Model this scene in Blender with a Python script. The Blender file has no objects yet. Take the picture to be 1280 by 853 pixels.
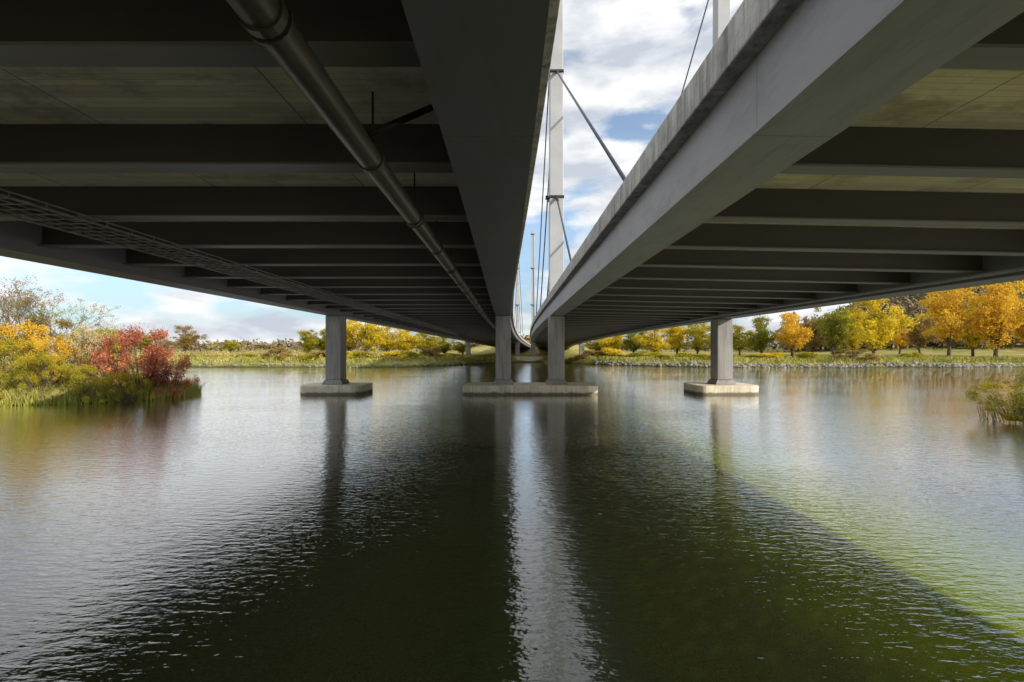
import bpy, math, random
import numpy as np
from mathutils import Vector, Matrix
scene=bpy.context.scene
COL=scene.collection
scene.view_settings.view_transform='Standard'
scene.view_settings.look='None'
scene.view_settings.exposure=0
CZ=2.6
F=580.0
rng=np.random.default_rng(7)
random.seed(7)

# ---------------------------------------------------------------- helpers
def mesh_obj(name,verts,faces,mat=None,smooth=False):
    me=bpy.data.meshes.new(name)
    verts=np.asarray(verts,dtype=np.float32)
    if isinstance(faces,np.ndarray):
        n,k=faces.shape
        me.vertices.add(len(verts)); me.vertices.foreach_set('co',verts.ravel())
        me.loops.add(n*k); me.loops.foreach_set('vertex_index',faces.astype(np.int32).ravel())
        me.polygons.add(n)
        me.polygons.foreach_set('loop_start',np.arange(0,n*k,k,dtype=np.int32))
        me.polygons.foreach_set('loop_total',np.full(n,k,dtype=np.int32))
        me.update(calc_edges=True)
    else:
        me.from_pydata([tuple(map(float,v)) for v in verts],[],faces); me.update()
    if smooth:
        me.polygons.foreach_set('use_smooth',np.ones(len(me.polygons),dtype=bool))
    o=bpy.data.objects.new(name,me); COL.objects.link(o)
    if mat: me.materials.append(mat)
    return o
def empty(name,loc,label=None,cat=None,group=None):
    o=bpy.data.objects.new(name,None); o.location=loc; o.empty_display_size=.3
    COL.objects.link(o)
    if label: o['label']=label
    if cat: o['category']=cat
    if group: o['group']=group
    return o
def parent(c,p):
    c.parent=p; c.matrix_parent_inverse=p.matrix_basis.inverted()
def tag(o,label,cat,group=None,kind=None):
    o['label']=label; o['category']=cat
    if group: o['group']=group
    if kind: o['kind']=kind
def bevel(o,w,seg=2):
    m=o.modifiers.new('bevel','BEVEL'); m.width=w; m.segments=seg; m.limit_method='ANGLE'; m.angle_limit=.6
BF=[[0,3,2,1],[4,5,6,7],[0,1,5,4],[1,2,6,5],[2,3,7,6],[3,0,4,7]]
class MB:
    def __init__(s): s.v=[]; s.f=[]
    def box(s,a,b):
        n=len(s.v); x0,y0,z0=a; x1,y1,z1=b
        s.v+= [(x0,y0,z0),(x1,y0,z0),(x1,y1,z0),(x0,y1,z0),(x0,y0,z1),(x1,y0,z1),(x1,y1,z1),(x0,y1,z1)]
        s.f+= [[i+n for i in f] for f in BF]
    def frustum(s,cx,cy,z0,z1,w0,d0,w1,d1):
        n=len(s.v)
        for z,w,d in((z0,w0,d0),(z1,w1,d1)):
            s.v+=[(cx-w/2,cy-d/2,z),(cx+w/2,cy-d/2,z),(cx+w/2,cy+d/2,z),(cx-w/2,cy+d/2,z)]
        s.f+= [[i+n for i in f] for f in BF]
    def tube(s,pts,rads,seg=8,cap=True):
        n0=len(s.v); pts=[Vector(p) for p in pts]
        if not hasattr(rads,'__len__'): rads=[rads]*len(pts)
        for i,p in enumerate(pts):
            t=(pts[min(i+1,len(pts)-1)]-pts[max(i-1,0)]).normalized()
            up=Vector((0,0,1)) if abs(t.z)<.9 else Vector((0,1,0))
            a=t.cross(up).normalized(); b=a.cross(t).normalized()
            for k in range(seg):
                an=2*math.pi*k/seg
                s.v.append(tuple(p+(a*math.cos(an)+b*math.sin(an))*rads[i]))
        for i in range(len(pts)-1):
            for k in range(seg):
                k2=(k+1)%seg
                s.f.append([n0+i*seg+k,n0+i*seg+k2,n0+(i+1)*seg+k2,n0+(i+1)*seg+k])
        if cap:
            s.f.append([n0+k for k in range(seg)][::-1])
            s.f.append([n0+(len(pts)-1)*seg+k for k in range(seg)])
    def obj(s,name,mat,smooth=False): return mesh_obj(name,s.v,s.f,mat,smooth)

# ---------------------------------------------------------------- materials
def newmat(name):
    m=bpy.data.materials.new(name); m.use_nodes=True
    nt=m.node_tree; nt.nodes.clear()
    out=nt.nodes.new('ShaderNodeOutputMaterial')
    return m,nt,out
def N(nt,t,**kw):
    n=nt.nodes.new(t)
    for k,v in kw.items():
        if k in n.inputs: n.inputs[k].default_value=v
        else: setattr(n,k,v)
    return n
def ramp(nt,stops):
    r=nt.nodes.new('ShaderNodeValToRGB'); e=r.color_ramp.elements
    e[0].position=stops[0][0]; e[0].color=(*stops[0][1],1)
    e[1].position=stops[1][0]; e[1].color=(*stops[1][1],1)
    for p,c in stops[2:]:
        x=e.new(p); x.color=(*c,1)
    return r
def surf(name,c1,c2,scale=2.0,rough=.7,metal=0,stretch=(1,1,1),detail=8,bump=.1,bumpscale=30,extra=None,spec=.4):
    m,nt,out=newmat(name); L=nt.links.new
    tc=N(nt,'ShaderNodeTexCoord'); mp=N(nt,'ShaderNodeMapping'); mp.inputs['Scale'].default_value=stretch
    L(tc.outputs['Object'],mp.inputs[0])
    n1=N(nt,'ShaderNodeTexNoise',Scale=scale,Detail=detail,Roughness=.62); L(mp.outputs[0],n1.inputs['Vector'])
    r=ramp(nt,[(.32,c1),(.68,c2)]); L(n1.outputs[0],r.inputs[0])
    b=N(nt,'ShaderNodeBsdfPrincipled',Roughness=rough,Metallic=metal); b.inputs['Specular IOR Level'].default_value=spec
    col=r.outputs[0]
    if extra: col=extra(nt,tc,col)
    L(col,b.inputs['Base Color'])
    n2=N(nt,'ShaderNodeTexNoise',Scale=bumpscale,Detail=4); L(tc.outputs['Object'],n2.inputs['Vector'])
    bp=N(nt,'ShaderNodeBump',Strength=bump,Distance=.02); L(n2.outputs[0],bp.inputs['Height']); L(bp.outputs[0],b.inputs['Normal'])
    L(b.outputs[0],out.inputs[0])
    return m
def mul(nt,col,fac_out,dark):
    mx=N(nt,'ShaderNodeMix',data_type='RGBA',blend_type='MIX')
    nt.links.new(fac_out,mx.inputs[0]); nt.links.new(col,mx.inputs[6]); mx.inputs[7].default_value=(*dark,1)
    return mx.outputs[2]
def boards(nt,tc,col):
    L=nt.links.new
    br=N(nt,'ShaderNodeTexBrick',Scale=1.0); L(tc.outputs['Object'],br.inputs['Vector'])
    br.inputs['Mortar Size'].default_value=.004; br.inputs['Brick Width'].default_value=3.1; br.inputs['Row Height'].default_value=.11
    br.inputs['Color1'].default_value=(.76,.76,.76,1); br.inputs['Color2'].default_value=(1.03,1.03,1.02,1); br.inputs['Mortar'].default_value=(.55,.54,.52,1)
    mx=N(nt,'ShaderNodeMix',data_type='RGBA',blend_type='MULTIPLY'); mx.inputs[0].default_value=.8
    L(col,mx.inputs[6]); L(br.outputs[0],mx.inputs[7])
    mp=N(nt,'ShaderNodeMapping'); mp.inputs['Scale'].default_value=(.7,1.2,1); L(tc.outputs['Object'],mp.inputs[0])
    n=N(nt,'ShaderNodeTexNoise',Scale=1.5,Detail=9,Roughness=.7); L(mp.outputs[0],n.inputs['Vector'])
    r=ramp(nt,[(.50,(0,0,0)),(.64,(.85,.85,.85))]); L(n.outputs[0],r.inputs[0])
    c2=mul(nt,mx.outputs[2],r.outputs[0],(.50,.41,.33))
    b2=N(nt,'ShaderNodeTexBrick',Scale=1.0,offset=0.0); L(tc.outputs['Object'],b2.inputs['Vector'])
    b2.inputs['Mortar Size'].default_value=.012; b2.inputs['Brick Width'].default_value=2.5; b2.inputs['Row Height'].default_value=2.17
    b2.inputs['Color1'].default_value=(1,1,1,1); b2.inputs['Color2'].default_value=(.93,.93,.93,1); b2.inputs['Mortar'].default_value=(.5,.48,.45,1)
    m3=N(nt,'ShaderNodeMix',data_type='RGBA',blend_type='MULTIPLY'); m3.inputs[0].default_value=1
    L(c2,m3.inputs[6]); L(b2.outputs[0],m3.inputs[7])
    return m3.outputs[2]
def streaks(nt,tc,col,s=.85,dark=(.16,.145,.12)):
    L=nt.links.new
    mp=N(nt,'ShaderNodeMapping'); mp.inputs['Scale'].default_value=(6,6,.35); L(tc.outputs['Object'],mp.inputs[0])
    n=N(nt,'ShaderNodeTexNoise',Scale=1.2,Detail=6,Roughness=.7); L(mp.outputs[0],n.inputs['Vector'])
    r=ramp(nt,[(.45,(0,0,0)),(.68,(s,s,s))]); L(n.outputs[0],r.inputs[0])
    return mul(nt,col,r.outputs[0],dark)
def footx(nt,tc,col):
    L=nt.links.new
    col=streaks(nt,tc,col,.45,(.28,.24,.17))
    sx=N(nt,'ShaderNodeSeparateXYZ'); L(tc.outputs['Object'],sx.inputs[0])
    n=N(nt,'ShaderNodeTexNoise',Scale=3.0,Detail=5); L(tc.outputs['Object'],n.inputs['Vector'])
    ad=N(nt,'ShaderNodeMath',operation='MULTIPLY_ADD'); ad.inputs[1].default_value=-.2; L(n.outputs[0],ad.inputs[0]); L(sx.outputs[2],ad.inputs[2])
    mr=N(nt,'ShaderNodeMapRange'); mr.inputs['From Min'].default_value=.10; mr.inputs['From Max'].default_value=.0; mr.inputs['To Max'].default_value=.85; L(ad.outputs[0],mr.inputs[0])
    return mul(nt,col,mr.outputs[0],(.09,.085,.045))
def grime(nt,tc,col,s=.45):
    L=nt.links.new
    mp=N(nt,'ShaderNodeMapping'); mp.inputs['Scale'].default_value=(3,.5,1.5); L(tc.outputs['Object'],mp.inputs[0])
    n=N(nt,'ShaderNodeTexNoise',Scale=1.6,Detail=10,Roughness=.72); L(mp.outputs[0],n.inputs['Vector'])
    r=ramp(nt,[(.50,(0,0,0)),(.72,(s,s,s))]); L(n.outputs[0],r.inputs[0])
    return mul(nt,col,r.outputs[0],(.10,.09,.075))
def plates(nt,tc,col):
    L=nt.links.new
    sx=N(nt,'ShaderNodeSeparateXYZ'); L(tc.outputs['Object'],sx.inputs[0])
    md=N(nt,'ShaderNodeMath',operation='PINGPONG'); md.inputs[1].default_value=2.17; L(sx.outputs[1],md.inputs[0])
    lt=N(nt,'ShaderNodeMath',operation='LESS_THAN'); lt.inputs[1].default_value=.012; L(md.outputs[0],lt.inputs[0])
    k=N(nt,'ShaderNodeMath',operation='MULTIPLY'); k.inputs[1].default_value=.3; L(lt.outputs[0],k.inputs[0])
    return mul(nt,grime(nt,tc,col,.4),k.outputs[0],(.05,.05,.05))
M_slab=surf('slab_concrete',(.95,.80,.63),(.99,.91,.80),1.3,.9,extra=boards,bump=.25)
M_conc=surf('parapet_concrete',(.36,.35,.32),(.60,.58,.53),2.5,.9,extra=streaks,bump=.7,bumpscale=14)
M_foot=surf('footing_concrete',(.62,.54,.40),(.80,.72,.56),2.0,.9,extra=footx,bump=.5)
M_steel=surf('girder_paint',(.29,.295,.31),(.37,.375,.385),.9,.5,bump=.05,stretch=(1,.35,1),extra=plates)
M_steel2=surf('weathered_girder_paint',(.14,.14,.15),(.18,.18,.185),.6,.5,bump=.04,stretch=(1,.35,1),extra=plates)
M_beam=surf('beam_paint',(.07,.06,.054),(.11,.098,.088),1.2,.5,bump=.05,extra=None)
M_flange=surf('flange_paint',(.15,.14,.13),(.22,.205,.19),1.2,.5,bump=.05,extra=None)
M_pier=surf('pier_paint',(.24,.24,.235),(.34,.33,.315),1.5,.6,bump=.1,stretch=(1,1,.3),extra=streaks)
M_mast=surf('mast_paint',(.36,.37,.38),(.43,.44,.45),.8,.45,bump=.03)
M_pipe=surf('pipe_metal',(.055,.048,.04),(.14,.12,.10),3,.38,metal=.4,bump=.06,stretch=(1,.2,1),extra=grime)
M_tray=surf('galvanised_steel',(.14,.13,.12),(.27,.26,.24),5,.5,metal=.2)
M_cable=surf('cable_sheath',(.05,.06,.08),(.09,.10,.12),5,.45)
M_dark=surf('dark_steel',(.02,.02,.02),(.045,.04,.04),5,.5)
M_asph=surf('asphalt',(.04,.04,.04),(.06,.06,.06),5,.9)
M_rock=surf('rock',(.13,.12,.095),(.34,.31,.26),1.5,.9,bump=.5,bumpscale=8)
M_bark=surf('bark',(.06,.045,.03),(.14,.11,.08),6,.95,bump=.6)
M_barkpale=surf('pale_bark',(.10,.085,.065),(.19,.165,.13),6,.95,bump=.6)

def leafmat(name,cols,nscale=1.2,trans=.35):
    m,nt,out=newmat(name); L=nt.links.new
    g=N(nt,'ShaderNodeNewGeometry'); tc=N(nt,'ShaderNodeTexCoord')
    n=N(nt,'ShaderNodeTexNoise',Scale=nscale,Detail=3); L(tc.outputs['Object'],n.inputs['Vector'])
    a=N(nt,'ShaderNodeMath',operation='MULTIPLY'); a.inputs[1].default_value=.45; L(g.outputs['Random Per Island'],a.inputs[0])
    b=N(nt,'ShaderNodeMath',operation='MULTIPLY_ADD'); b.inputs[1].default_value=1.5; L(n.outputs[0],b.inputs[0]); 
    s=N(nt,'ShaderNodeMath',operation='SUBTRACT'); s.inputs[1].default_value=.47
    L(a.outputs[0],b.inputs[2]); L(b.outputs[0],s.inputs[0])
    k=len(cols); r=ramp(nt,[(i/(k-1),c) for i,c in enumerate(cols)])
    L(s.outputs[0],r.inputs[0])
    d=N(nt,'ShaderNodeBsdfDiffuse'); L(r.outputs[0],d.inputs[0])
    if trans>0:
        t=N(nt,'ShaderNodeBsdfTranslucent'); mx=N(nt,'ShaderNodeMixShader'); mx.inputs[0].default_value=trans
        L(r.outputs[0],t.inputs[0]); L(d.outputs[0],mx.inputs[1]); L(t.outputs[0],mx.inputs[2]); L(mx.outputs[0],out.inputs[0])
    else: L(d.outputs[0],out.inputs[0])
    return m
G1=(.07,.09,.02);G2=(.15,.17,.03);Y1=(.54,.43,.03);Y2=(.86,.66,.05);O1=(.50,.26,.04);O2=(.68,.42,.05);R1=(.56,.19,.10);R2=(.34,.10,.07);B1=(.17,.12,.05);T1=(.55,.47,.27)
L_yellow=leafmat('yellow_leaves',[(.26,.25,.03),Y1,Y2,Y2])
L_orange=leafmat('orange_leaves',[(.28,.21,.05),O2,(.82,.56,.06),(.84,.62,.08)])
L_green=leafmat('green_leaves',[(.13,.16,.03),(.24,.27,.04),(.38,.36,.045),Y1])
L_yg=leafmat('yellow_green_leaves',[G2,(.32,.31,.04),Y1,Y2])
L_brown=leafmat('brown_leaves',[B1,(.26,.19,.08),(.42,.28,.08),(.32,.27,.10)])
L_red=leafmat('red_leaves',[(.25,.20,.06),R2,R1,(.72,.33,.16),(.74,.48,.18)],nscale=2.2)
L_straw=leafmat('straw_plumes',[(.3,.25,.12),T1,(.7,.6,.38),(.5,.3,.15)])
L_grass=leafmat('grass_blades',[(.14,.18,.03),(.26,.29,.05),(.44,.40,.10),T1],nscale=.6,trans=0)
L_reed=leafmat('reed_blades',[(.10,.12,.04),(.18,.19,.07),(.28,.25,.12),(.4,.34,.2)],nscale=.6,trans=0)
L_wood=leafmat('woodland_leaves',[(.10,.10,.06),(.18,.14,.10),(.28,.20,.11),(.19,.19,.10),(.34,.26,.11)],nscale=.045,trans=0)
L_hedge=leafmat('hedge_leaves',[(.15,.15,.04),(.30,.25,.08),(.48,.38,.15),(.62,.50,.2)],nscale=.12,trans=0)

# ---------------------------------------------------------------- terrain
def sst(t): t=np.clip(t,0,1); return t*t*(3-2*t)
def shoreY(x): return 66+1.6*np.sin(x*.11)+1.2*np.sin(x*.031+1)+.5*np.sin(x*.37)+24*np.exp(-((x-2.5)/13)**2)
def hgt(x,y):
    d=y-shoreY(x)
    land=np.minimum(d*.42,1.0)+sst((d-3)/40)*.5+0.12*np.sin(x*.2)*np.sin(y*.17)
    land+=42*sst((y-135)/170)*sst((x/np.maximum(y,50)-.56)/.36) + 5*sst((y-260)/300)
    land+=3.2*sst((y-150)/14)*np.exp(-((x-8)/26)**4)
    bed=-.45-1.6*sst((4.4-x)/3)-1.2*sst((y-12)/12)
    bed=np.minimum(bed, -.3)
    far=np.where(d>0,land,np.maximum(bed,d*.42))
    r=((x+29.0)/11.2)**2+((y-25.5)/5.0)**2
    isl=1.1*(1-r**.8); isl=np.where(isl<0,isl*1.6,isl)
    r2=((x-23.6)/5.8)**2+((y-15)/5)**2
    isl2=1.0*(1-r2**.8)
    nb=np.minimum((-4.5-y)*.4,1.8)
    return np.maximum.reduce([far,isl,isl2,nb+0*x])
u=np.linspace(-1,1,321); gx=np.sinh(u*4.2)/np.sinh(4.2)*1800
v=np.linspace(0,1,301); gy=-60+v*140+ (np.sinh(np.clip((v-.45)/.55,0,1)*4)/np.sinh(4))*2200
X,Y=np.meshgrid(gx,gy); Z=hgt(X,Y)
V=np.stack([X,Y,Z],-1).reshape(-1,3)
ny,nx=X.shape
idx=np.arange(ny*nx).reshape(ny,nx)
Fc=np.stack([idx[:-1,:-1],idx[:-1,1:],idx[1:,1:],idx[1:,:-1]],-1).reshape(-1,4)
m,nt,out=newmat('ground_mat'); L=nt.links.new
tc=N(nt,'ShaderNodeTexCoord'); n1=N(nt,'ShaderNodeTexNoise',Scale=.25,Detail=10,Roughness=.65); L(tc.outputs['Object'],n1.inputs['Vector'])
gr=ramp(nt,[(.3,(.15,.16,.04)),(.5,(.30,.27,.09)),(.7,(.48,.40,.18))]); L(n1.outputs[0],gr.inputs[0])
vo=N(nt,'ShaderNodeTexVoronoi',Scale=3.2); n2=N(nt,'ShaderNodeTexNoise',Scale=1.7,Detail=8); L(tc.outputs['Object'],n2.inputs['Vector']); L(tc.outputs['Object'],vo.inputs['Vector'])
br=ramp(nt,[(.35,(.30,.35,.02)),(.55,(.55,.62,.04)),(.8,(.80,.78,.14))]); L(n2.outputs[0],br.inputs[0])
vr=ramp(nt,[(0,(1.1,1.1,1.1)),(.5,(.35,.35,.35))]); L(vo.outputs['Distance'],vr.inputs[0])
bm=N(nt,'ShaderNodeMix',data_type='RGBA',blend_type='MULTIPLY'); bm.inputs[0].default_value=1; L(br.outputs[0],bm.inputs[6]); L(vr.outputs[0],bm.inputs[7])
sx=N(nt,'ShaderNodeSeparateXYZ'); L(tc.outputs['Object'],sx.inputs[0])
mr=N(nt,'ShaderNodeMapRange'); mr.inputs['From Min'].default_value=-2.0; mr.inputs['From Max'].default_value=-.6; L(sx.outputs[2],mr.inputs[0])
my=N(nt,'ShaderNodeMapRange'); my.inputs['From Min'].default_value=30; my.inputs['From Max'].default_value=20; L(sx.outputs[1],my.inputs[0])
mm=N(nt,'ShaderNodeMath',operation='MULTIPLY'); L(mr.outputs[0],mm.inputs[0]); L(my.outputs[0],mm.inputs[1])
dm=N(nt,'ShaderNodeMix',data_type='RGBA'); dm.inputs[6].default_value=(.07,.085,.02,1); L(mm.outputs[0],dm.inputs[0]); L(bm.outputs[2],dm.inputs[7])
m2=N(nt,'ShaderNodeMapRange'); m2.inputs['From Min'].default_value=.0; m2.inputs['From Max'].default_value=.45; L(sx.outputs[2],m2.inputs[0])
gm=N(nt,'ShaderNodeMix',data_type='RGBA'); L(m2.outputs[0],gm.inputs[0]); L(dm.outputs[2],gm.inputs[6]); L(gr.outputs[0],gm.inputs[7])
m3=N(nt,'ShaderNodeMapRange'); m3.inputs['From Min'].default_value=-4.2; m3.inputs['From Max'].default_value=-5.2; L(sx.outputs[1],m3.inputs[0])
gv=ramp(nt,[(.3,(.48,.42,.30)),(.7,(.68,.62,.48))]); L(n2.outputs[0],gv.inputs[0])  # unseen bank behind the camera, added pale to bounce light under the decks
gm2=N(nt,'ShaderNodeMix',data_type='RGBA'); L(m3.outputs[0],gm2.inputs[0]); L(gm.outputs[2],gm2.inputs[6]); L(gv.outputs[0],gm2.inputs[7])
m4=N(nt,'ShaderNodeMapRange'); m4.inputs['From Min'].default_value=3.5; m4.inputs['From Max'].default_value=7; L(sx.outputs[2],m4.inputs[0])
gm3=N(nt,'ShaderNodeMix',data_type='RGBA'); L(m4.outputs[0],gm3.inputs[0]); L(gm2.outputs[2],gm3.inputs[6]); gm3.inputs[7].default_value=(.14,.115,.07,1)
pb=N(nt,'ShaderNodeBsdfDiffuse'); L(gm3.outputs[2],pb.inputs[0])
bp=N(nt,'ShaderNodeBump',Strength=.6,Distance=.1); L(n2.outputs[0],bp.inputs['Height']); L(bp.outputs[0],pb.inputs['Normal']); L(pb.outputs[0],out.inputs[0])
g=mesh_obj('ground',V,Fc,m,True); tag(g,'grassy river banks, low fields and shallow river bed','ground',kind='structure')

# ---------------------------------------------------------------- water
m,nt,out=newmat('river_water'); L=nt.links.new
tc=N(nt,'ShaderNodeTexCoord')
def wn(scale,st,rot,detail=3,rough=.5,dist=0):
    mp=N(nt,'ShaderNodeMapping'); mp.inputs['Scale'].default_value=st; mp.inputs['Rotation'].default_value=(0,0,rot); L(tc.outputs['Object'],mp.inputs[0])
    n=N(nt,'ShaderNodeTexNoise',Scale=scale,Detail=detail,Roughness=rough,Distortion=dist); L(mp.outputs[0],n.inputs['Vector']); return n
a=wn(7.5,(.5,1.5,1),.12,2,.5,.3); b=wn(23,(.6,1.4,1),-.2,2,.5,.2); c=wn(1.3,(.6,1.2,1),.3,1)
cal=wn(.12,(.6,1.6,1),.2,2)
cr=N(nt,'ShaderNodeMapRange'); cr.inputs['From Min'].default_value=.35; cr.inputs['From Max'].default_value=.65; cr.inputs['To Min'].default_value=.65; cr.inputs['To Max'].default_value=1.2; L(cal.outputs[0],cr.inputs[0])
def mathn(op,x,y):
    q=N(nt,'ShaderNodeMath',operation=op)
    for i,z in enumerate((x,y)):
        if isinstance(z,(int,float)): q.inputs[i].default_value=z
        else: L(z,q.inputs[i])
    return q.outputs[0]
hsum=mathn('ADD',mathn('MULTIPLY',a.outputs[0],.0105),mathn('ADD',mathn('MULTIPLY',b.outputs[0],.0032),mathn('MULTIPLY',c.outputs[0],.004)))
hsum=mathn('MULTIPLY',hsum,cr.outputs[0])
bp=N(nt,'ShaderNodeBump',Strength=1.0,Distance=1.0); L(hsum,bp.inputs['Height'])
fr=N(nt,'ShaderNodeFresnel',IOR=1.5); L(bp.outputs[0],fr.inputs['Normal'])
gl=N(nt,'ShaderNodeBsdfGlossy',Roughness=.01); gl.inputs['Color'].default_value=(1,1,1,1); L(bp.outputs[0],gl.inputs['Normal'])
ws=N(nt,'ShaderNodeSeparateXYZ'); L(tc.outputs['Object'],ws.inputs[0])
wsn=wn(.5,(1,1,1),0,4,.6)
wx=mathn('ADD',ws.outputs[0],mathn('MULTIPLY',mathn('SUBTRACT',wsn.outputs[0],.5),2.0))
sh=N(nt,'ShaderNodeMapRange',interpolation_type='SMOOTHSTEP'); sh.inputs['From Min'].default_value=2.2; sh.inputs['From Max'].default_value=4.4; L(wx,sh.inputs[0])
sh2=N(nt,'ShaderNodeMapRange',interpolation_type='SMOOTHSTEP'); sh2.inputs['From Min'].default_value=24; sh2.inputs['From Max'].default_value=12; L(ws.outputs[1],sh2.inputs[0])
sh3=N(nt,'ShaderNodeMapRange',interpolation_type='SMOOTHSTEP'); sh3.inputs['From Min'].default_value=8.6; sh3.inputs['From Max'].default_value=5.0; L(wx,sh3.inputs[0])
lit_band=mathn('MULTIPLY',mathn('MULTIPLY',sh.outputs[0],sh2.outputs[0]),sh3.outputs[0])
dcol=N(nt,'ShaderNodeMix',data_type='RGBA'); L(lit_band,dcol.inputs[0]); dcol.inputs[6].default_value=(.115,.14,.04,1); dcol.inputs[7].default_value=(.50,.64,.01,1)  # sunlit strip of water painted brighter in the murk colour through this mask
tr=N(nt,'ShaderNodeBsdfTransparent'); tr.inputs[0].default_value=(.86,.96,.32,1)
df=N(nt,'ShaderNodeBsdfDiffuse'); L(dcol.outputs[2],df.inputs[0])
bd=N(nt,'ShaderNodeMixShader'); L(mathn('ADD',mathn('MULTIPLY',lit_band,.10),.42),bd.inputs[0]); L(tr.outputs[0],bd.inputs[1]); L(df.outputs[0],bd.inputs[2])
fa=mathn('MINIMUM',mathn('ADD',mathn('MULTIPLY',fr.outputs[0],1.85),.01),1.0)
mx=N(nt,'ShaderNodeMixShader'); L(fa,mx.inputs[0]); L(bd.outputs[0],mx.inputs[1]); L(gl.outputs[0],mx.inputs[2]); L(mx.outputs[0],out.inputs[0])
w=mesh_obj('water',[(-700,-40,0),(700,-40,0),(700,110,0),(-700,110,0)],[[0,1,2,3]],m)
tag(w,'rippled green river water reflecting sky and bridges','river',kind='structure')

# ---------------------------------------------------------------- bridges
ys=list(np.arange(-28,160.1,2.0))
def CL(y): return .0004*max(0,y-30)**2
def sm(t): t=min(max(t,0),1); return t*t*(3-2*t)
def zb(y): return CZ-.00009*max(0,y-27)**2
XLi=lambda y:-.2-.32*sm(y/27)+CL(y)
XLo=lambda y:-10.5+CL(y)
XRi=lambda y:2.63+CL(y)
XRo=lambda y:12.75-.25*sm((y-8)/19)+CL(y)
FALL=0.0   # crossfall of the deck being built (metres per metre, outward)
REF=None
def dz(x,y): return -FALL*(x-REF(y)) if FALL else 0.0
def sweep(name,xl,xr,z0,z1,mat,bev=0):
    mb=MB(); n=len(ys)
    for y in ys:
        a,b=xl(y),xr(y); z=zb(y); da,db=dz(a,y),dz(b,y)
        mb.v+=[(a,y,z+z0+da),(b,y,z+z0+db),(b,y,z+z1+db),(a,y,z+z1+da)]
    for i in range(n-1):
        for k in range(4):
            k2=(k+1)%4; mb.f.append([i*4+k,i*4+k2,(i+1)*4+k2,(i+1)*4+k][::-1])
    mb.f.append([0,1,2,3]); mb.f.append([(n-1)*4+k for k in (3,2,1,0)])
    o=mb.obj(name,mat)
    if bev: bevel(o,bev)
    return o
def girder(xc,wd,bridge,mt):
    g=sweep('main_girder',lambda y:xc(y)-wd/2+.04,lambda y:xc(y)+wd/2-.04,2.03,2.745,mt); parent(g,bridge)
    f=sweep('bottom_flange',lambda y:xc(y)-wd/2,lambda y:xc(y)+wd/2,1.995,2.028,mt); parent(f,g)
    return g
PY=27.7; PY2=94.0
spacing=2.17
by=[3.5+spacing*i for i in range(-6,72)]
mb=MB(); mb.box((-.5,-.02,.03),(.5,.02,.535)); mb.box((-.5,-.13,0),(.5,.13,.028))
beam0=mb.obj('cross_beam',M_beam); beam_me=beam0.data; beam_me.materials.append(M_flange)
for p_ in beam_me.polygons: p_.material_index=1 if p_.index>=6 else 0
bpy.data.objects.remove(beam0)
def mast_parts(x,y,bridge):
    mb=MB(); z0=zb(y)+2.98+dz(x,y); top=CZ+24
    k=1 if y<50 else .75
    mb.frustum(x,y,z0,top,.85*k,.8*k,.72*k,.7*k)
    ms=mb.obj('mast',M_mast); bevel(ms,.03); parent(ms,bridge)
    for h in (9.0,16.4,23.3):
        wd=(.85-(.13*(h-3)/21))*k
        seam=MB(); seam.box((x-wd/2-.04,y-.45*k,CZ+h-.07),(x+wd/2+.04,y+.45*k,CZ+h+.07))
        seam.box((x-wd/2-.22,y-.12,CZ+h-.05),(x-wd/2-.04,y+.12,CZ+h+.16))
        c=seam.obj('collar',M_dark); bevel(c,.02); parent(c,ms)
    for sgn in (-1,1):
        for h,L_ in ((9.0,8.3),(16.4,18.2),(23.3,30.0)):
            ye=y+sgn*L_
            xe=x+CL(ye)-CL(y)
            mb=MB(); mb.tube([(x,y+sgn*.35,CZ+h),(xe,ye,zb(ye)+2.97+dz(xe,ye))],.05,8)
            c=mb.obj('stay_cable',M_cable,True); parent(c,bridge)
            mb=MB(); 
            t=Vector((xe-x,ye-y,zb(ye)+3-CZ-h)).normalized(); p=Vector((x,y+sgn*.35,CZ+h))
            mb.tube([p+t*.05,p+t*.7],.085,8); q=mb.obj('cable_socket',M_dark,True); parent(q,bridge)
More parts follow.
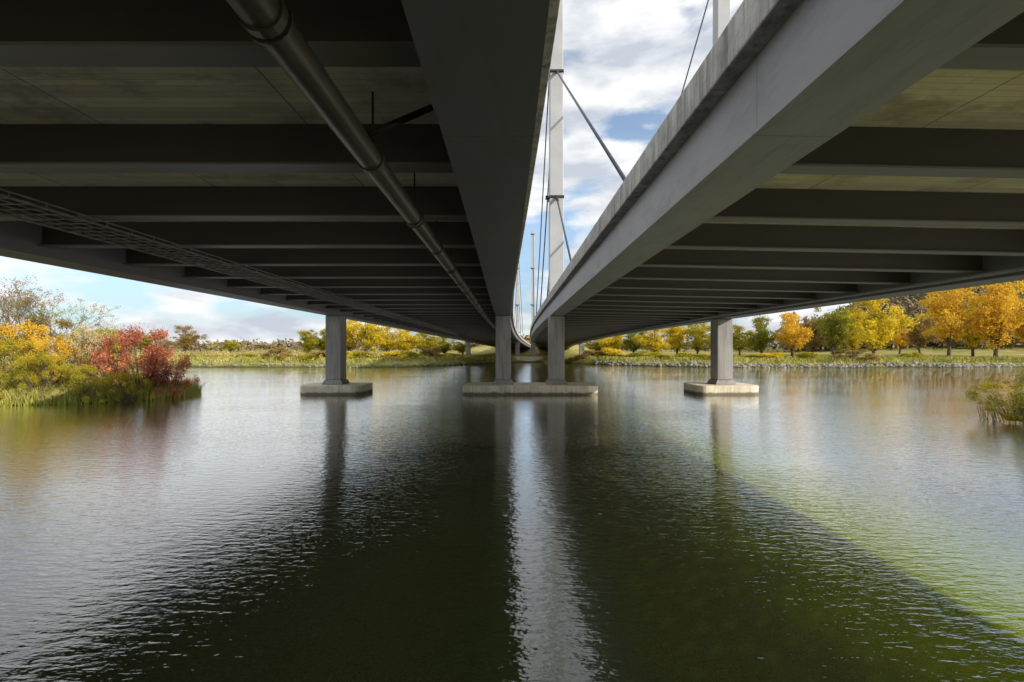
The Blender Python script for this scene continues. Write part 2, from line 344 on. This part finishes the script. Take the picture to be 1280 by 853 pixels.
def make_bridge(label,xi,xo,wi,inner_sign,base,cant):
    br=empty('road_bridge',(base,PY,0),label,'bridge','twin road bridges over the river')
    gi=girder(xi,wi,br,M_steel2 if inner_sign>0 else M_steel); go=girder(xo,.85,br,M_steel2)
    if inner_sign>0:
        il=lambda y:xo(y)-cant; ir=lambda y:xi(y)+.60
        if_=(lambda y:xi(y)+.36),(lambda y:xi(y)+.60); of=(lambda y:xo(y)-cant),(lambda y:xo(y)-cant+.25)
    else:
        il=lambda y:xi(y)-.53; ir=lambda y:xo(y)+cant
        if_=(lambda y:xi(y)-.53),(lambda y:xi(y)-.29); of=(lambda y:xo(y)+cant-.25),(lambda y:xo(y)+cant)
    s=sweep('deck_slab',lambda y:il(y)+.245,lambda y:ir(y)-.245,2.75,2.95,M_slab); parent(s,br)
    s=sweep('road_surface',lambda y:il(y)+.3,lambda y:ir(y)-.3,2.955,2.98,M_asph); parent(s,br)
    for pr in (if_,of):
        p=sweep('edge_parapet',pr[0],pr[1],2.74,3.17,M_conc,.02); parent(p,br)
    for y in by:
        a,b=sorted((xi(y),xo(y))); hw=wi/2-.04
        if inner_sign>0: a+=.385; b-=hw
        else: a+=hw; b-=.385
        o=bpy.data.objects.new('cross_beam',beam_me); COL.objects.link(o)
        xm=(a+b)/2
        o.location=(xm,y,zb(y)+2.21+dz(xm,y)); o.scale=(b-a,1,1); o.rotation_euler=(0,math.atan(FALL),0); parent(o,br)
    for yy in (PY,PY2):
        for xc in (xi,xo):
            x=xc(yy); top=zb(yy)+1.985+min(dz(x+.45,yy),dz(x-.45,yy)); z0=.54 if yy<50 else 1.15
            mb=MB(); mb.box((x-.45,yy-.5,z0+.27),(x+.45,yy+.5,top))
            p=mb.obj('pier',M_pier); bevel(p,.04); parent(p,br)
            mb=MB(); mb.frustum(x,yy,z0+.002,z0+.265,1.25,1.3,.98,1.08); q=mb.obj('pier_base',M_pier); bevel(q,.02); parent(q,p)
            if not (yy==PY2 and xc is xo): mast_parts(x,yy,br)
    return br
brL=make_bridge('long concrete and steel road bridge carrying a hanging pipe',XLi,XLo,.85,1,-5.3,.6)
FALL=.02; REF=XRi
brR=make_bridge('long steel girder road bridge with sunlit concrete parapet',XRi,XRo,.76,-1,8,.6)

mb=MB(); mb.tube([(XRo(y)-.62,y,zb(y)+2.10+dz(XRo(y)-.62,y)) for y in ys],.05,8)
o=mb.obj('conduit',M_steel,True); tag(o,'thin grey conduit hung along the outer girder','pipe')
FALL=0.0
def footing(x0,x1,y0,y1,z0,z1,label):
    mb=MB(); n=0
    r=.55; pts=[]
    for cx,cy,a0 in ((x1-r,y1-r,0),(x0+r,y1-r,90),(x0+r,y0+r,180),(x1-r,y0+r,270)):
        for k in range(7):
            a=math.radians(a0+k*15); pts.append((cx+r*math.cos(a),cy+r*math.sin(a)))
    k=len(pts)
    mb.v=[(x,y,z0) for x,y in pts]+[(x,y,z1) for x,y in pts]
    mb.f=[[i,(i+1)%k,k+(i+1)%k,k+i] for i in range(k)]+[list(range(k))[::-1],[k+i for i in range(k)]]
    o=mb.obj('pier_footing',M_foot); bevel(o,.05)
    tag(o,label,'footing','concrete footings under the bridge piers')
footing(-2.85,4.95,26.3,29.1,-3,.54,'long weathered concrete footing carrying two piers')
for x,sg in ((XLo(PY),1),(XRo(PY),-1)): footing(x-1.8+.1*sg,x+1.8+.1*sg,26.3,29.1,-3,.54,'weathered concrete footing carrying a single pier')
for x in (XLo(PY2),XRo(PY2)): footing(x-2.0,x+2.0,92.5,95.5,-1,1.15,'weathered concrete footing carrying a single pier')
footing(XLi(PY2)-2.3,XRi(PY2)+2.3,92.5,95.5,-1,1.15,'long weathered concrete footing carrying two piers')
for xa,xb,lb in ((XLo(160)-.6,XLi(160)+.6,0),(XRi(160)-.5,XRo(160)+.6,1)):
    mb=MB(); mb.box((xa,160.1,-1),(xb,163,zb(160)+2.98)); o=mb.obj('abutment',M_conc); bevel(o,.05)
    tag(o,'concrete abutment wall where the bridge lands','abutment','bridge abutments')

# ---------------------------------------------------------------- hanging pipe
pipeX=lambda y:-1.5-.2*sm(y/40)+CL(y)
PR=.125
pp=empty('drainage_pipe',(-1.5,3,CZ+2.05),'long brown-grey metal pipe hanging under the bridge deck','pipe')
mb=MB(); mb.tube([(pipeX(y),y,zb(y)+2.03) for y in ys],PR,20); o=mb.obj('pipe_run',M_pipe,True); parent(o,pp)
for i,y in enumerate(np.arange(-2,90,2.17)):
    y=y+.45
    mb=MB(); z=zb(y)+2.03
    mb.tube([(pipeX(y),y-.035,z),(pipeX(y),y+.035,z)],PR+.018,20)
    if i%2==0: mb.tube([(pipeX(y),y+.06,z),(pipeX(y),y+.075,z)],PR+.03,20)
    o=mb.obj('coupling',M_pipe,False); parent(o,pp)
    mb=MB(); mb.tube([(pipeX(y)+.02,y,z+PR),(pipeX(y)+.02,y,zb(y)+2.75)],.012,6); o=mb.obj('hanger_rod',M_dark); parent(o,pp)
mb=MB(); mb.tube([(-1.52,4.62,CZ+2.1),(-.86,4.95,CZ+2.58)],.034,10); o=mb.obj('branch_pipe',M_dark,True); parent(o,pp)

# cable tray
mb=MB(); tx0,tx1=-7.9,-6.95; TZ=2.10
ty=list(np.arange(-4,150,3.0))
for xo_,zz,r in ((tx0,0,.020),(tx1,0,.020),(tx0,.08,.014),(tx1,.08,.014),(tx0+.24,0,.010),(tx0+.48,0,.010),(tx0+.72,0,.010)):
    mb.tube([(xo_+CL(y),y,zb(y)+TZ+zz) for y in ty],r,6)
for y in np.arange(-4,60,.26):
    mb.box((tx0,y,zb(y)+TZ-.018),(tx1,y+.018,zb(y)+TZ-.002))
for y in np.arange(-4,60,.52):
    for xx in (tx0,tx1): mb.box((xx-.008,y,zb(y)+TZ),(xx+.008,y+.016,zb(y)+TZ+.08))
ct=empty('cable_tray',(-7.3,5,CZ+2.0),'lattice steel cable tray fixed beneath the bridge beams','cable tray')
o=mb.obj('tray_frame',M_tray); parent(o,ct)
for k,xx in enumerate((-7.6,-7.45)):
    mb=MB(); mb.tube([(xx+.03*math.sin(y)+CL(y),y,zb(y)+TZ+.045) for y in ty],.028,7); o=mb.obj('cable',M_dark,True); parent(o,ct)

# ---------------------------------------------------------------- foliage
def leafcloud(clumps,n,size,rg,flat=0.0,bias=.45,sq=.85):
    c=np.array([k[:3] for k in clumps]); r=np.array([k[3] for k in clumps])
    p=r**2; p/=p.sum(); ci=rg.choice(len(c),n,p=p)
    d=rg.normal(size=(n,3)); d/=np.linalg.norm(d,axis=1)[:,None]
    rad=r[ci]*rg.random(n)**bias*(1+.4*rg.normal(size=n)*.6)
    d[:,2]*=sq
    pos=c[ci]+d*rad[:,None]
    a=rg.normal(size=(n,3)); a/=np.linalg.norm(a,axis=1)[:,None]
    b=np.cross(a,rg.normal(size=(n,3))); b/=np.linalg.norm(b,axis=1)[:,None]
    s=size*(.6+.8*rg.random(n))[:,None]
    vs=np.stack([pos-a*s,pos-b*s*.55,pos+a*s,pos+b*s*.55],1).reshape(-1,3)
    fs=np.arange(n*4).reshape(n,4)
    return vs,fs
def tree_variant(seed,wide=.36,n=10500,leaf=.0145,low=.18):
    rg=np.random.default_rng(seed)
    cl=[]
    for l_ in range(12):
        an=rg.random()*6.28; up=.4+.6*rg.random(); reach=wide*(.35+.75*rg.random())*math.sin(math.pi*min(1,.2+.70*up))
        for k in range(6):
            t=(k+1)/6
            z=low+.05+(up*.9-low)*t**.8+.04*rg.normal(); rr=reach*t**1.1
            cl.append((rr*math.cos(an)+.04*rg.normal(),rr*math.sin(an)+.04*rg.normal(),min(max(z,low),.93),.045+.065*rg.random()))
    for k in range(12):
        cl.append((.09*rg.normal(),.09*rg.normal(),.3+.6*rg.random(),.06+.06*rg.random()))
    v,f=leafcloud(cl,n,leaf,rg)
    crown=mesh_obj('crown',v,f); 
    mb=MB(); lean=rg.normal()*.02
    mb.tube([(0,0,-.03),(lean,0,.2),(lean*1.5,.01,.5),(lean*2,0,.85)],[.026,.019,.012,.003],7)
    for k in cl[::3]:
        z0=max(.12,k[2]-.22-.1*rg.random()); b0=Vector((lean,0,z0)); e=Vector(k[:3]); mdl=(b0+e)/2+Vector((0,0,.03*rg.normal()-.02))
        mb.tube([b0,mdl,e],[.009,.006,.002],5,False)
    tr_=mb.obj('trunk',None)
    me=(crown.data,tr_.data)
    bpy.data.objects.remove(crown); bpy.data.objects.remove(tr_)
    return me
def bush_variant(seed,n=6000,leaf=.03,wide=.6,low=0,cmin=.10,cvar=.12,nc=26,stem=1.0):
    rg=np.random.default_rng(seed); cl=[]
    for k in range(nc):
        t=rg.random()**.8; z=.08+.8*t
        an=rg.random()*6.28; rr=wide*math.sqrt(1-(t*.85)**2)*math.sqrt(rg.random())
        cl.append((rr*math.cos(an),rr*math.sin(an),z,cmin+cvar*rg.random()))
    v,f=leafcloud(cl,n,leaf,rg)
    crown=mesh_obj('crown',v,f); mb=MB()
    for k in cl:
        b0=Vector((k[0]*.12,k[1]*.12,-.05)); e=Vector(k[:3])*1.02
        mb.tube([b0,(b0+e)/2+Vector((0,0,.05)),e,e+Vector((rg.normal()*.05,rg.normal()*.05,.12))],[.009*stem,.006*stem,.003*stem,.001*stem],5,False)
    tr_=mb.obj('stem',None); me=(crown.data,tr_.data)
    bpy.data.objects.remove(crown); bpy.data.objects.remove(tr_)
    return me
TV=[tree_variant(10+i,wide=w,low=l) for i,(w,l) in enumerate(((.46,.16),(.50,.14),(.40,.16),(.48,.13),(.54,.15),(.48,.17),(.44,.14)))]
BV=[bush_variant(20+i,n=3500,leaf=.035,wide=w) for i,w in enumerate((.6,.75,.5))]
BN=[bush_variant(30+i,n=9000,leaf=.0135,wide=w,cmin=.05,cvar=.09,nc=58,stem=.7) for i,w in enumerate((.60,.74,.56,.68))]
BW=bush_variant(50,n=7000,leaf=.013,wide=.75,cmin=.05,cvar=.09,nc=60,stem=.35)
def plant(kind,me,loc,h,wd,leaf,bark,label,cat,group,rot=None):
    e=empty(kind,loc,label,cat,group)
    rz=random.random()*6.28 if rot is None else rot
    for nm,md,mt in (('crown',me[0],leaf),('trunk' if cat=='tree' else 'stem',me[1],bark)):
        if not md.materials: md.materials.append(mt)
        o=bpy.data.objects.new(nm,md); COL.objects.link(o)
        o.material_slots[0].link='OBJECT'; o.material_slots[0].material=mt
        o.scale=(wd,wd,h); o.rotation_euler=(0,0,rz); o.location=loc
        parent(o,e)
    return e
def far(px,ytop,d,wpx,leaf,me,kind='autumn_tree',cat='tree',label='',wf=.90,group='autumn trees on the far river bank'):
    x=(px-640)/F*d; z=float(hgt(np.array(x),np.array(float(d)))); top=CZ+(437-ytop)*d/F
    h=max(.8,top-z); w=wpx*d/F/wf
    plant(kind,me,(x,d,z-.03),h/.97,w,leaf,M_bark,label,cat,group)
LY='bright yellow autumn tree on the river bank'; LO='tall orange-yellow autumn tree on the bank'; LG='green tree turning yellow on the river bank'; LB='sparse brown tree behind the river bank'
for a in [
 (952,397,84,58,L_green,TV[3],LG),(990,388,80,62,L_orange,TV[0],LO),(1016,398,92,50,L_brown,TV[5],LB),(1042,382,82,62,L_green,TV[1],LG),
 (1092,371,76,76,L_yellow,TV[3],LY),(1066,388,88,54,L_yellow,TV[4],LY),(1124,398,110,44,L_orange,TV[2],LO),(1150,394,100,46,L_brown,TV[0],LB),
 (1186,354,84,78,L_orange,TV[5],LO),(1244,349,82,86,L_orange,TV[4],LO),(1216,370,90,60,L_yellow,TV[6],LY),(1296,360,84,70,L_orange,TV[3],LO),(1330,350,82,80,L_orange,TV[1],LO),
 (925,405,95,52,L_yg,TV[6],LG),(898,409,98,48,L_orange,TV[4],LO),(872,402,88,56,L_yg,TV[5],LG),(846,401,92,58,L_yellow,TV[1],LY),(818,406,88,54,L_yellow,TV[3],LY),(793,410,95,54,L_green,TV[0],LG),(768,416,94,52,L_yellow,TV[4],LY),(748,423,100,44,L_yg,TV[3],LG),
 (385,412,88,44,L_yg,TV[4],LG),(408,408,90,44,L_yg,TV[0],LG),(436,398,86,58,L_yellow,TV[5],LY),(460,397,84,60,L_yellow,TV[1],LY),(484,402,88,58,L_yellow,TV[3],LY),(508,409,90,54,L_yellow,TV[6],LY),(532,414,92,50,L_yg,TV[4],LG),(556,420,94,46,L_green,TV[3],LG),(578,427,98,38,L_yg,TV[1],LG),
 (232,408,120,40,L_brown,TV[3],LB),(288,425,140,30,L_yg,TV[5],LG),
 (180,415,120,40,L_green,TV[1],LG),(120,410,110,40,L_yg,TV[0],LG),(40,405,110,50,L_brown,TV[3],LB)]:
    far(*a[:6],label=a[6])
r_=np.random.default_rng(5)
for px in (310,348,386,402,420,438,452,470,490,512,540,562,743,762,781,806,830,856,880,940,965,1010,1062,1140):
    d=float(shoreY(np.array((px-640)/F*70)))+3+r_.random()*5
    lf=[L_yg,L_brown,L_yellow,L_yg,L_brown,L_yellow][r_.integers(6)]
    nm={L_yg:'yellow-green',L_green:'green',L_yellow:'yellow',L_orange:'orange',L_brown:'brown'}[lf]
    far(px,437+r_.random()*9-6*(px%3==0),d,28+r_.random()*20,lf,BV[r_.integers(3)],kind='river_shrub',cat='bush',label=f'low {nm} shrub beside the riprap river bank',wf=1.3,group='shrubs along the far river bank')

cl=[]
for k in range(900):
    x=-110+float(r_.random())*230
    if -16<x<22: continue
    y=float(shoreY(np.array(x)))+2.5+float(r_.random())*(14)
    z=float(hgt(np.array(x),np.array(y)))
    rr=.3+.5*r_.random(); 
    if x>0: rr*=.5
    cl.append((x,y,z+rr*.6+(.3*r_.random() if x<0 else 0),rr))
v_,f_=leafcloud(cl,34000,.12,r_)
o=mesh_obj('hedge',v_,f_,L_hedge); tag(o,'dense low hedge and undergrowth along the far bank','hedge',kind='stuff')
cl=[]
for k in range(3000):
    if r_.random()<.70: y=150+r_.random()*190; x=y*(.60+.85*r_.random()); g_=1.3
    else: x=-330+r_.random()*460; y=210+r_.random()*60; g_=.7
    z=float(hgt(np.array(x),np.array(y))); rr=(2+2.6*r_.random())*g_
    cl.append((x,y,z+rr*.8+r_.random()*1.6,rr))
v_,f_=leafcloud(cl,170000,.85,r_)
o=mesh_obj('woodland',v_,f_,L_wood); tag(o,'brown and green autumn woodland covering a distant hillside','woods',kind='stuff')

def rocks(n,xa,xb,s0,s1,rg,dy=1.6):
    vs=[];fs=[]
    base=np.array([(0,0,1),(.9,0,.4),(.28,.85,.45),(-.72,.52,.4),(-.72,-.52,.45),(.28,-.85,.42),(.72,.52,-.4),(-.28,.85,-.4),(-.9,0,-.4),(-.28,-.85,-.4),(.72,-.52,-.4),(0,0,-1)])
    tf=[(0,1,2),(0,2,3),(0,3,4),(0,4,5),(0,5,1),(1,6,2),(2,7,3),(3,8,4),(4,9,5),(5,10,1),(6,7,2),(7,8,3),(8,9,4),(9,10,5),(10,6,1),(11,7,6),(11,8,7),(11,9,8),(11,10,9),(11,6,10)]
    for i in range(n):
        x=xa+rg.random()*(xb-xa); y=float(shoreY(np.array(x)))+.1+rg.random()*dy
        z=float(hgt(np.array(x),np.array(y)))
        s=s0+(s1-s0)*rg.random()**2
        p=base*(1+.25*rg.normal(size=(12,1)))*np.array([s*(.8+.6*rg.random()),s,s*.65])
        an=rg.random()*6.28; c_,s_=math.cos(an),math.sin(an)
        p=np.stack([p[:,0]*c_-p[:,1]*s_,p[:,0]*s_+p[:,1]*c_,p[:,2]],1)+np.array([x,y,z+.03])
        k=len(vs)*12; vs.append(p); fs+= [tuple(k+j for j in t) for t in tf]
    return np.concatenate(vs),np.array(fs)
v_,f_=rocks(1500,14,120,.10,.36,r_,1.2)
o=mesh_obj('riprap',v_,f_,M_rock); tag(o,'pale grey riprap boulders lining the river bank','rocks',kind='stuff')
v_,f_=rocks(420,-110,-2,.12,.3,r_,1.0)
o=mesh_obj('riprap',v_,f_,M_rock); tag(o,'pale grey riprap boulders at the water edge','rocks',kind='stuff')

def P(px,ytop,d,wpx,leaf,me,kind,label,bark=M_bark,cat='bush',wf=1.25,grp='autumn bushes on the river islet'):
    x=(px-640)/F*d; z=max(.0,float(hgt(np.array(x),np.array(float(d))))); top=CZ+(437-ytop)*d/F
    plant(kind,me,(x,d,z-.03),(top-z)/.97,wpx*d/F/wf,leaf,bark,label,cat,grp)
P(178,406,24.4,104,L_red,BN[0],'autumn_bush','rounded red-orange bush on the grassy islet')
P(134,418,25,70,L_red,BN[2],'autumn_bush','rounded red-orange bush on the grassy islet')
P(214,438,24.8,54,L_red,BN[3],'autumn_bush','low red bush sloping to the islet tip')
P(158,464,22.8,50,L_yg,BN[1],'green_bush','low yellow-green bush near the water edge')
P(96,404,24,66,L_straw,BN[2],'plume_grass','pale straw-coloured plume bush on the islet')
P(70,412,23.4,60,L_orange,BN[3],'autumn_bush','orange and brown bush on the islet')
P(104,454,22.4,60,L_yg,BN[1],'green_bush','low green bush at the islet edge')
P(34,400,24.5,76,L_orange,BN[0],'autumn_bush','yellow and orange bush on the islet')
P(8,415,22.8,70,L_yg,BN[3],'green_bush','yellow-green bush on the islet')
P(-35,390,24,80,L_yg,BN[1],'green_bush','tall yellow-green bush on the islet')
P(122,402,27.5,72,L_yg,BN[3],'green_bush','green and yellow bush on the islet')
P(50,440,22.2,60,L_yg,BN[1],'green_bush','low green bush at the islet edge')
P(60,392,28,70,L_brown,BN[0],'autumn_bush','tall brown bush among the islet trees')
def bare(px,ytop,d,seed,leaf):
    rg=random.Random(seed); x=(px-640)/F*d; z=max(0,float(hgt(np.array(x),np.array(float(d))))); H=CZ+(437-ytop)*d/F-z
    e=empty('bare_tree',(x,d,z-.05),'slender nearly bare tree with sparse leaves on the islet','tree','nearly bare trees on the islet')
    mb=MB(); tips=[]
    def grow(p,dr,ln,r,dep):
        q=p+dr*ln*.5+Vector((rg.gauss(0,.04),rg.gauss(0,.04),0))*ln; e_=p+dr*ln+Vector((rg.gauss(0,.06),rg.gauss(0,.06),.03))*ln
        mb.tube([p,q,e_],[r,r*.8,r*.6],5,False)
        if dep==0: tips.append(e_); return
        for k in range(rg.choice((3,3,4))):
            nd=(dr+Vector((rg.gauss(0,.5),rg.gauss(0,.5),rg.gauss(.05,.25)))).normalized()
            grow(p.lerp(e_,.55+.45*rg.random()),nd,ln*(.55+.2*rg.random()),r*.5,dep-1)
        tips.append(e_)
    grow(Vector((x,d,z-.05)),Vector((rg.gauss(0,.05),0,1)).normalized(),H*.42,H*.011,4)
    o=mb.obj('trunk',M_barkpale); parent(o,e)
    rg2=np.random.default_rng(seed); ts=[tuple(t)+(.2,) for t in tips]
    v_,f_=leafcloud(ts,2000,.036,rg2); o=mesh_obj('crown',v_,f_,leaf); parent(o,e)
bare(20,338,25.5,1,L_brown); bare(52,334,27,2,L_brown); bare(85,348,27.5,3,L_yg); bare(-20,335,26,4,L_brown)

def blades(n,fn,h0,h1,w,rg,lean=.35,dirx=0):
    x,y,z=fn(n,rg); n=len(x)
    h=h0+(h1-h0)*rg.random(n); an=rg.random(n)*6.28
    dx=np.cos(an)*w; dy=np.sin(an)*w
    lx=(rg.normal(size=n)*lean+dirx)*h; ly=rg.normal(size=n)*lean*h
    b0=np.stack([x-dx,y-dy,z],1); b1=np.stack([x+dx,y+dy,z],1)
    m0=np.stack([x-dx*.7+lx*.35,y-dy*.7+ly*.35,z+h*.6],1); m1=np.stack([x+dx*.7+lx*.35,y+dy*.7+ly*.35,z+h*.6],1)
    t0=np.stack([x+lx-dx*.1,y+ly,z+h*.95],1); t1=np.stack([x+lx+dx*.1,y+ly,z+h*.95],1)
    v=np.stack([b0,b1,m0,m1,t0,t1],1).reshape(-1,3); k=np.arange(n)[:,None]*6
    f=np.stack([k+np.array([0,1,3,2]),k+np.array([2,3,5,4])],1).reshape(-1,4)
    return v,f
def isl(n,rg):
    x=-41+rg.random(n)*26; y=20+rg.random(n)*9; z=hgt(x,y); k=(z>-.06)&(x>-39)
    return x[k],y[k],np.maximum(z[k],-.05)
v_,f_=blades(60000,isl,.3,.85,.014,r_)
o=mesh_obj('grass',v_,f_,L_grass); tag(o,'long unmown grass and reeds covering the islet','grass',kind='stuff')
def rb(n,rg):
    x=17.2+rg.random(n)*5; y=12.5+rg.random(n)*5; z=hgt(x,y); k=z>-.3
    return x[k],y[k],np.maximum(z[k],-.05)
v_,f_=blades(1600,rb,.5,1.3,.006,r_,.35,-.5)
o=mesh_obj('reeds',v_,f_,L_reed); tag(o,'leaning green and straw reeds at the near bank','reeds',kind='stuff')
plant('bank_bush',BW,(18.3,15.6,.3),1.9,2.2,L_green,M_bark,'small green overhanging bush at the water edge','bush','bushes on the near bank')
plant('bank_bush',BW,(17.7,16.4,.15),1.4,1.9,L_yg,M_bark,'small yellow-green twiggy bush at the water edge','bush','bushes on the near bank')
def fb(n,rg):
    x=-120+rg.random(n)*250; y=shoreY(x)+1.3+rg.random(n)*5; z=hgt(x,y); return x,y,z
v_,f_=blades(26000,fb,.2,.6,.05,r_)
o=mesh_obj('bank_grass',v_,f_,L_grass); tag(o,'long grass along the far river bank','grass',kind='stuff')

# ---------------------------------------------------------------- light, sky, camera
s=Vector((.80,-.58,.408)).normalized()
ld=bpy.data.lights.new('sun','SUN'); ld.energy=5.0; ld.angle=math.radians(.5); ld.color=(1,.91,.78)
lo=bpy.data.objects.new('sun',ld); COL.objects.link(lo); lo.rotation_euler=s.to_track_quat('Z','Y').to_euler(); lo.location=(40,-20,30)
wd=bpy.data.worlds.new('World'); scene.world=wd; wd.use_nodes=True; nt=wd.node_tree; nt.nodes.clear(); L=nt.links.new
out=nt.nodes.new('ShaderNodeOutputWorld'); bg=N(nt,'ShaderNodeBackground',Strength=.15)
sky=nt.nodes.new('ShaderNodeTexSky'); sky.sky_type='NISHITA'; sky.sun_disc=False
sky.sun_elevation=math.asin(s.z); sky.sun_rotation=math.atan2(s.x,s.y); sky.dust_density=.3; sky.air_density=1.0
tc=N(nt,'ShaderNodeTexCoord'); sx=N(nt,'ShaderNodeSeparateXYZ'); L(tc.outputs['Generated'],sx.inputs[0])
mpw=N(nt,'ShaderNodeMapping'); mpw.inputs['Scale'].default_value=(2.6,2.6,7.5); mpw.inputs['Location'].default_value=(1.3,.4,.2); L(tc.outputs['Generated'],mpw.inputs[0])
n1=N(nt,'ShaderNodeTexNoise',Scale=1.8,Detail=11,Roughness=.52,Distortion=.15); L(mpw.outputs[0],n1.inputs['Vector'])
hz=mathn('MULTIPLY',mathn('SUBTRACT',mathn('MINIMUM',sx.outputs[2],.5),.20),.22)
r1=ramp(nt,[(.41,(.08,.08,.08)),(.52,(1,1,1))]); L(mathn('ADD',n1.outputs[0],hz),r1.inputs[0])
mp2=N(nt,'ShaderNodeMapping'); mp2.inputs['Scale'].default_value=(2.6,2.6,7.5); mp2.inputs['Location'].default_value=(1.3,.4,.45); L(tc.outputs['Generated'],mp2.inputs[0])
n2=N(nt,'ShaderNodeTexNoise',Scale=2.4,Detail=9,Roughness=.5); L(mp2.outputs[0],n2.inputs['Vector'])
r2=ramp(nt,[(.38,(4.0,4.35,4.95)),(.56,(6.8,6.85,6.9))]); L(n2.outputs[0],r2.inputs[0])
mh=N(nt,'ShaderNodeMapRange'); mh.inputs['From Min'].default_value=0; mh.inputs['From Max'].default_value=.28; L(sx.outputs[2],mh.inputs[0])
th=N(nt,'ShaderNodeMix',data_type='RGBA'); L(mh.outputs[0],th.inputs[0]); th.inputs[6].default_value=(.29,.40,.60,1); th.inputs[7].default_value=(1.4,1.4,1.4,1)
tint=N(nt,'ShaderNodeMix',data_type='RGBA',blend_type='MULTIPLY'); tint.inputs[0].default_value=1; L(sky.outputs[0],tint.inputs[6]); L(th.outputs[2],tint.inputs[7])
mx=N(nt,'ShaderNodeMix',data_type='RGBA'); L(r1.outputs[0],mx.inputs[0]); L(tint.outputs[2],mx.inputs[6]); L(r2.outputs[0],mx.inputs[7])
L(mx.outputs[2],bg.inputs[0]); L(bg.outputs[0],out.inputs[0])
cam=bpy.data.cameras.new('camera'); co=bpy.data.objects.new('camera',cam); COL.objects.link(co)
cam.sensor_width=36; cam.lens=F/1280*36; co.location=(0,0,CZ); co.rotation_euler=(math.radians(90),0,0); cam.shift_y=10.5/1280
cam.clip_end=5000; cam.clip_start=.05
scene.camera=co
